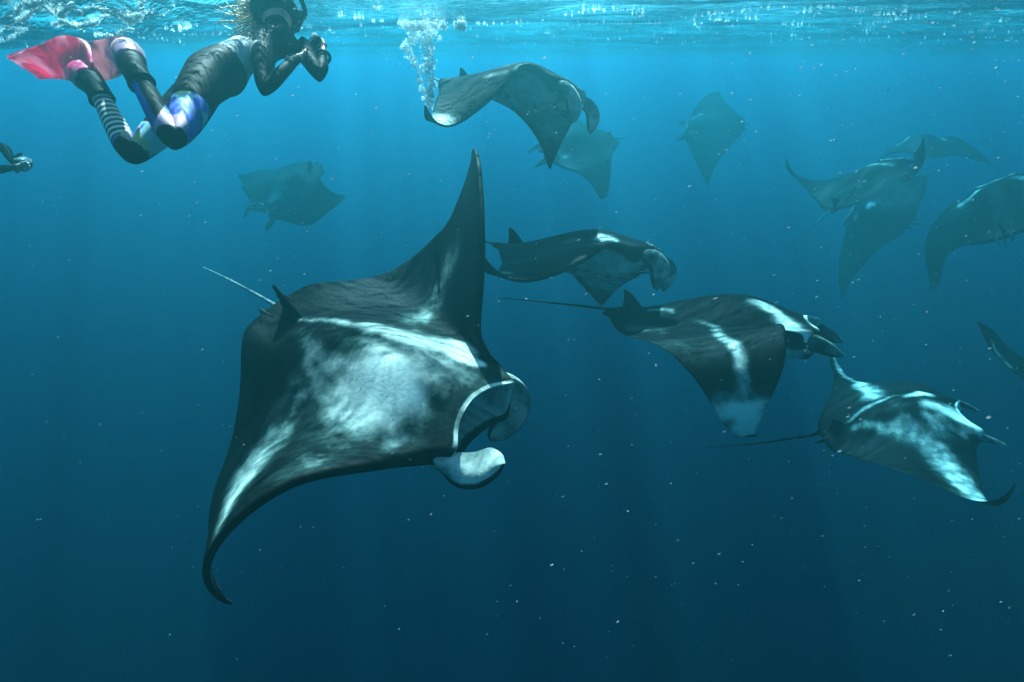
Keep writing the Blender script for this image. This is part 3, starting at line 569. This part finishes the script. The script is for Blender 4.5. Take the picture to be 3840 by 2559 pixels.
    for i in range(300 if detail else 60):
        a = random.uniform(-1.9, 1.9); b = random.uniform(.1, 1.35); base = H + (-fd * math.cos(a) * math.cos(b) + hs * math.sin(a) * math.cos(b)) * .093 + hu * math.sin(b) * .098
        dr = unit(base - H) * .5 - fd * .2 - hs * .9 * (1 if math.sin(a) < .2 else -.5) - hu * .35 + UPW * .15; ln = random.uniform(.07, .17)
        q = [base, base + dr * ln * .4, base + dr * ln * .75 + np.array([random.uniform(-.03, .03) for _ in range(3)]), base + dr * ln + np.array([random.uniform(-.05, .05) for _ in range(3)])]
        v, f = tube_pts(crom(q, 8), [.0034 * (1 - .7 * k / 8) for k in range(9)], 4); o_ = len(V); V += v; F += [tuple(x + o_ for x in y) for y in f]
    hp = part('hair', V, F, HAIRM)
    V, F = ball(H - fd * .014 + hu * .012, [fd * .100, hs * .101, hu * .098], 14, 20); part('hood', V, F, NEO)
    if 'ca' in P and detail:
        V = []; F = []    # a bracelet of beads round the far wrist
        ax = unit(P['haL'] - P['wrL']); u = unit(np.cross(ax, UPW)); v_ = np.cross(ax, u)
        for i in range(16):
            a = i / 16 * 2 * math.pi; v, f = ball(P['wrL'] + (u * math.cos(a) + v_ * math.sin(a)) * .031, [u * .008, v_ * .008, ax * .008], 5, 6); o_ = len(V); V += v; F += [tuple(x + o_ for x in y) for y in f]
        part('bracelet', V, F, LENS)
    if legs:
        for s in 'RL':
            q = crom([P['an' + s] * 1.25 - P['kn' + s] * .25 - (P['an' + s] - P['kn' + s]) * .42, P['an' + s], P['an' + s] * .35 + P['ft' + s] * .65, P['ft' + s]], 14)
            V, F = tube_pts(q, [.047, .045, .043, .042, .042, .043, .044, .046, .048, .048, .046, .042, .036, .028, .018], 14); part('boot', V, F, NEO)
            V, F = strip('fin', P['fin' + s], P['finw' + s], .006, rib=.006); fo = part('fin', V, F, PINK if s == 'L' else PALE)
            c = crom([P['an' + s] * .55 + P['ft' + s] * .45, P['ft' + s], P['fin' + s][1] * .5 + P['ft' + s] * .5], 10)
            V, F = tube_pts(c, [.050, .053, .055, .056, .056, .055, .053, .050, .046, .040, .032], 14); link('foot_pocket', mesh('foot_pocket', np.array([tuple(v) for v in V]) - c0, F), PINK if s == 'L' else PALE, fo)
    return root
P = {k: at(*v) for k, v in dict(pelvis=(487, 168, 2.33), neck=(636, 78, 2.58), head=(634, 30, 2.66), hiR=(468, 182, 2.24), hiL=(486, 182, 2.40), knR=(402, 328, 1.97), knL=(303, 362, 2.17),
     anR=(312, 168, 2.08), anL=(222, 205, 2.25), ftR=(292, 122, 2.2), ftL=(190, 168, 2.34), shR=(604, 132, 2.40), shL=(682, 98, 2.64), elR=(606, 208, 2.29), elL=(737, 176, 2.5),
     wrR=(676, 140, 2.46), wrL=(742, 132, 2.62), haR=(706, 122, 2.58), haL=(738, 108, 2.68), ca=(724, 100, 2.70)).items()}
P['face'] = CM @ np.array((.75, -.45, -.45))
P['finL'] = [at(208, 178, 2.3), at(196, 146, 2.34), at(160, 136, 2.42), at(120, 142, 2.5), at(80, 150, 2.56), at(55, 156, 2.6)]
P['finwL'] = [CM @ np.array(v) for v in ((.03, .035, .03), (.02, .074, .02), (.005, .082, .03), (-.005, .050, .05), (-.01, .022, .07), (-.01, .012, .075))]
P['finR'] = [at(300, 128, 2.18), at(282, 126, 2.24), at(255, 134, 2.32), at(225, 142, 2.4), at(195, 148, 2.48), at(170, 150, 2.54)]
P['finwR'] = [CM @ np.array(v) for v in ((.02, .045, .02), (.018, .060, .02), (.0, .062, .03), (-.01, .055, .05), (-.01, .045, .06), (-.01, .04, .06))]
person(P, 'snorkeler in black wetsuit with light grey waist, pink fins and patterned knees, under the surface')
# camera held in both hands
def box_mesh(c, ax, bev=.15):
    bm = bmesh.new(); bmesh.ops.create_cube(bm, size=2); bmesh.ops.bevel(bm, geom=bm.edges[:], offset=bev, segments=2, affect='EDGES')
    V = [np.array(c) + np.array(ax[0]) * v.co.x + np.array(ax[1]) * v.co.y + np.array(ax[2]) * v.co.z for v in bm.verts]; F = [tuple(v.index for v in f.verts) for f in bm.faces]; bm.free(); return V, F
def held_camera(c, fwd, label):
    s = unit(np.cross(fwd, UPW)); u = np.cross(s, fwd); root = bpy.data.objects.new('underwater_camera', None); S.collection.objects.link(root); root.location = tuple(c)
    tag(root, label, 'camera')
    for name, V, F, m in (('housing', *box_mesh((0, 0, 0), (s * .055, fwd * .028, u * .038)), METAL), ('lens_port', *tube_pts([fwd * .02, fwd * .045, fwd * .05], [.03, .03, .024], 16), LENS),
                          ('grip', *box_mesh(s * .06, (s * .012, fwd * .014, u * .034)), NEO), ('grip', *box_mesh(-s * .06, (s * .012, fwd * .014, u * .034)), NEO)):
        link(name, mesh(name, [tuple(v) for v in V], F), m, root)
held_camera(P['ca'], unit(P['face']), 'small pale underwater camera held out in the snorkeler\'s hands')
# a second swimmer entering at the left edge
Q = {k: at(v[0], v[1], v[2] * .92) for k, v in dict(pelvis=(-260, 300, 4.3), neck=(-95, 320, 4.4), head=(-62, 300, 4.45), shR=(-75, 345, 4.3), shL=(-55, 322, 4.6), elR=(-18, 392, 4.3), elL=(12, 342, 4.5),
     wrR=(26, 386, 4.35), wrL=(28, 372, 4.45), haR=(46, 384, 4.4), haL=(44, 374, 4.5), ca=(52, 376, 4.5), hiR=(-275, 310, 4.2), hiL=(-270, 300, 4.5), knR=(-400, 330, 4.2), knL=(-400, 340, 4.5),
     anR=(-520, 300, 4.2), anL=(-525, 320, 4.5), ftR=(-560, 290, 4.2), ftL=(-565, 310, 4.5)).items()}
Q['face'] = CM @ np.array((.85, -.35, -.2))
for s in 'RL':
    f0 = Q['ft' + s]; d = unit(Q['ft' + s] - Q['an' + s]); Q['fin' + s] = [f0 - d * .03, f0 + d * .1, f0 + d * .25, f0 + d * .45]; Q['finw' + s] = [np.array((.0, .05, .02)), np.array((.0, .07, .02)), np.array((0, .09, .03)), np.array((0, .1, .03))]
person(Q, 'second swimmer in dark suit, only the outstretched arms enter at the left edge', detail=False)
held_camera(Q['ca'], unit(Q['face']), 'pale camera gripped by the swimmer at the left edge')

# ---------------------------------------------------------------- bubbles, foam, glitter beads, plankton
def beads(name, pts, rads, m, kind='stuff', sub=1, stretch=None):
    bm = bmesh.new(); bmesh.ops.create_icosphere(bm, subdivisions=sub, radius=1); v0 = np.array([v.co[:] for v in bm.verts]); f0 = np.array([[v.index for v in f.verts] for f in bm.faces]); bm.free()
    n = len(pts); k = len(v0); jit = 1 + .25 * rng.standard_normal((n, 1, 3)).clip(-1, 1)
    V = v0[None] * rads[:, None, None] * jit
    if stretch is not None: V = V + stretch[None, None] * (V @ stretch)[..., None] * (1.0 + rng.random((n, 1, 1)) * 1.6)
    V = (V + pts[:, None]).reshape(-1, 3); F = (f0[None] + (np.arange(n) * k)[:, None, None]).reshape(-1, 3)
    me = bpy.data.meshes.new(name); me.vertices.add(len(V)); me.vertices.foreach_set('co', V.astype(np.float32).ravel())
    me.loops.add(F.size); me.loops.foreach_set('vertex_index', F.astype(np.int32).ravel()); me.polygons.add(len(F)); me.polygons.foreach_set('loop_start', np.arange(0, F.size, 3, dtype=np.int32)); me.update(); me.validate(); me.shade_smooth()
    return link(name, me, m, kind=kind)
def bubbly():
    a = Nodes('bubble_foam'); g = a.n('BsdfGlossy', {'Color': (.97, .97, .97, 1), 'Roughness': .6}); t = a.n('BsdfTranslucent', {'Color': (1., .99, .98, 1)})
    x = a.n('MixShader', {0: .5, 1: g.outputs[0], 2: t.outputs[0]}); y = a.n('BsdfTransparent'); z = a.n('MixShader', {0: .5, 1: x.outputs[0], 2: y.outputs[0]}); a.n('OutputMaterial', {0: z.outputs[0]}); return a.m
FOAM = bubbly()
def plume(path, w0, w1, n):
    C = np.array(crom(path, 60)); i = rng.integers(0, 61, n); s = i / 60
    wd = (w0 + (w1 - w0) * s) * (1 + .5 * np.sin(i * .9) * .6)
    ang = rng.random(n) * 2 * np.pi; r = wd * rng.random(n) ** .6
    Q = C[i] + np.stack([np.cos(ang) * r, np.sin(ang) * r, rng.normal(0, .03, n)], 1)
    for q in Q:             # eddies pull the stream about
        q[0] += .035 * noise.noise(Vector((q[2] * 5, 1, q[1]))) + .02 * noise.noise(Vector((q[2] * 17, q[0] * 8, 4))); q[1] += .05 * noise.noise(Vector((q[2] * 6, 7, 2)))
    return Q
zz = 4.85
col_a = plume([at(990, 235, zz), at(991, 200, zz), at(985, 160, zz), at(983, 120, zz), at(985, 85, zz), at(988, 62, zz)], .034, .080, 800)
col_b = plume([at(984, 238, zz), at(968, 190, zz), at(950, 140, zz), at(936, 110, zz), at(945, 85, zz), at(965, 66, zz)], .012, .060, 430)
pts = np.concatenate([col_a, col_b])
o = beads('bubble_stream', pts, .003 + .015 * rng.random(len(pts)) ** 2.5, FOAM)
o['label'] = 'stream of white bubbles rising from the hazy manta\'s wing tip to the surface'
th = plume([at(925, 60, 4.8), at(960, 66, 4.8), at(1000, 66, 4.8), at(1040, 62, 4.8), at(1058, 57, 4.8)], .06, .025, 600)
th[:, 2] = np.array([wave(q[0], q[1]) for q in th]) - .01 - .05 * rng.random(len(th)) ** 2; th = th[[noise.noise(Vector((q[0] * 9, q[1] * 9, 3))) > -.18 for q in th]]
o = beads('foam_and_glints', th, .006 + .018 * rng.random(len(th)) ** 2, FOAM); o['label'] = 'patch of white foam spread under the surface above the bubble stream'
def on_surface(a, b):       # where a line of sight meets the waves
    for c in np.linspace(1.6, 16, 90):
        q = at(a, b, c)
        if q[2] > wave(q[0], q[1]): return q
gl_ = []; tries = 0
while len(gl_) < 4300 and tries < 60000:      # white beads added as sun glitter over the swimmer's fins and glints along the surface
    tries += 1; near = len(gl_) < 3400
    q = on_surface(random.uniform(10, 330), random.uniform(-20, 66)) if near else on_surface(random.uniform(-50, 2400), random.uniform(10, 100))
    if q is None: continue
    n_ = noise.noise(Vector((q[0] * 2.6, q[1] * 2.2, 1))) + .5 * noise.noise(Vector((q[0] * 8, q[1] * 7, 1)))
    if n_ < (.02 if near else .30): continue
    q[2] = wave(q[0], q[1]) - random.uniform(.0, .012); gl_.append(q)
gl_ = np.array(gl_); o = beads('foam_and_glints', gl_, .004 + .010 * rng.random(len(gl_)) ** 2, FOAM); o['label'] = 'torn patches of glittering foam on the surface above the snorkeler\'s fins'
# drifting plankton: short pale flecks
n = 2600; z = 1.3 + 9.5 * rng.random(n) ** .9; x = (rng.random(n) ** .75 - .5) * 2350; y = (rng.random(n) ** 2.6) * 1500 + 20
pts = np.stack([at(a + 1176.5, b, c) for a, b, c in zip(x, y, z)]); keep = pts[:, 2] < -.15; pts = pts[keep]; z = z[keep]
FL = thin('plankton', (.62, .56, .54), .6, .7)
beads('plankton', pts, (.0004 + .0010 * rng.random(len(pts)) ** 3.5) * np.clip(z, .9, 5), FL, stretch=np.array((.85, .1, .35)))
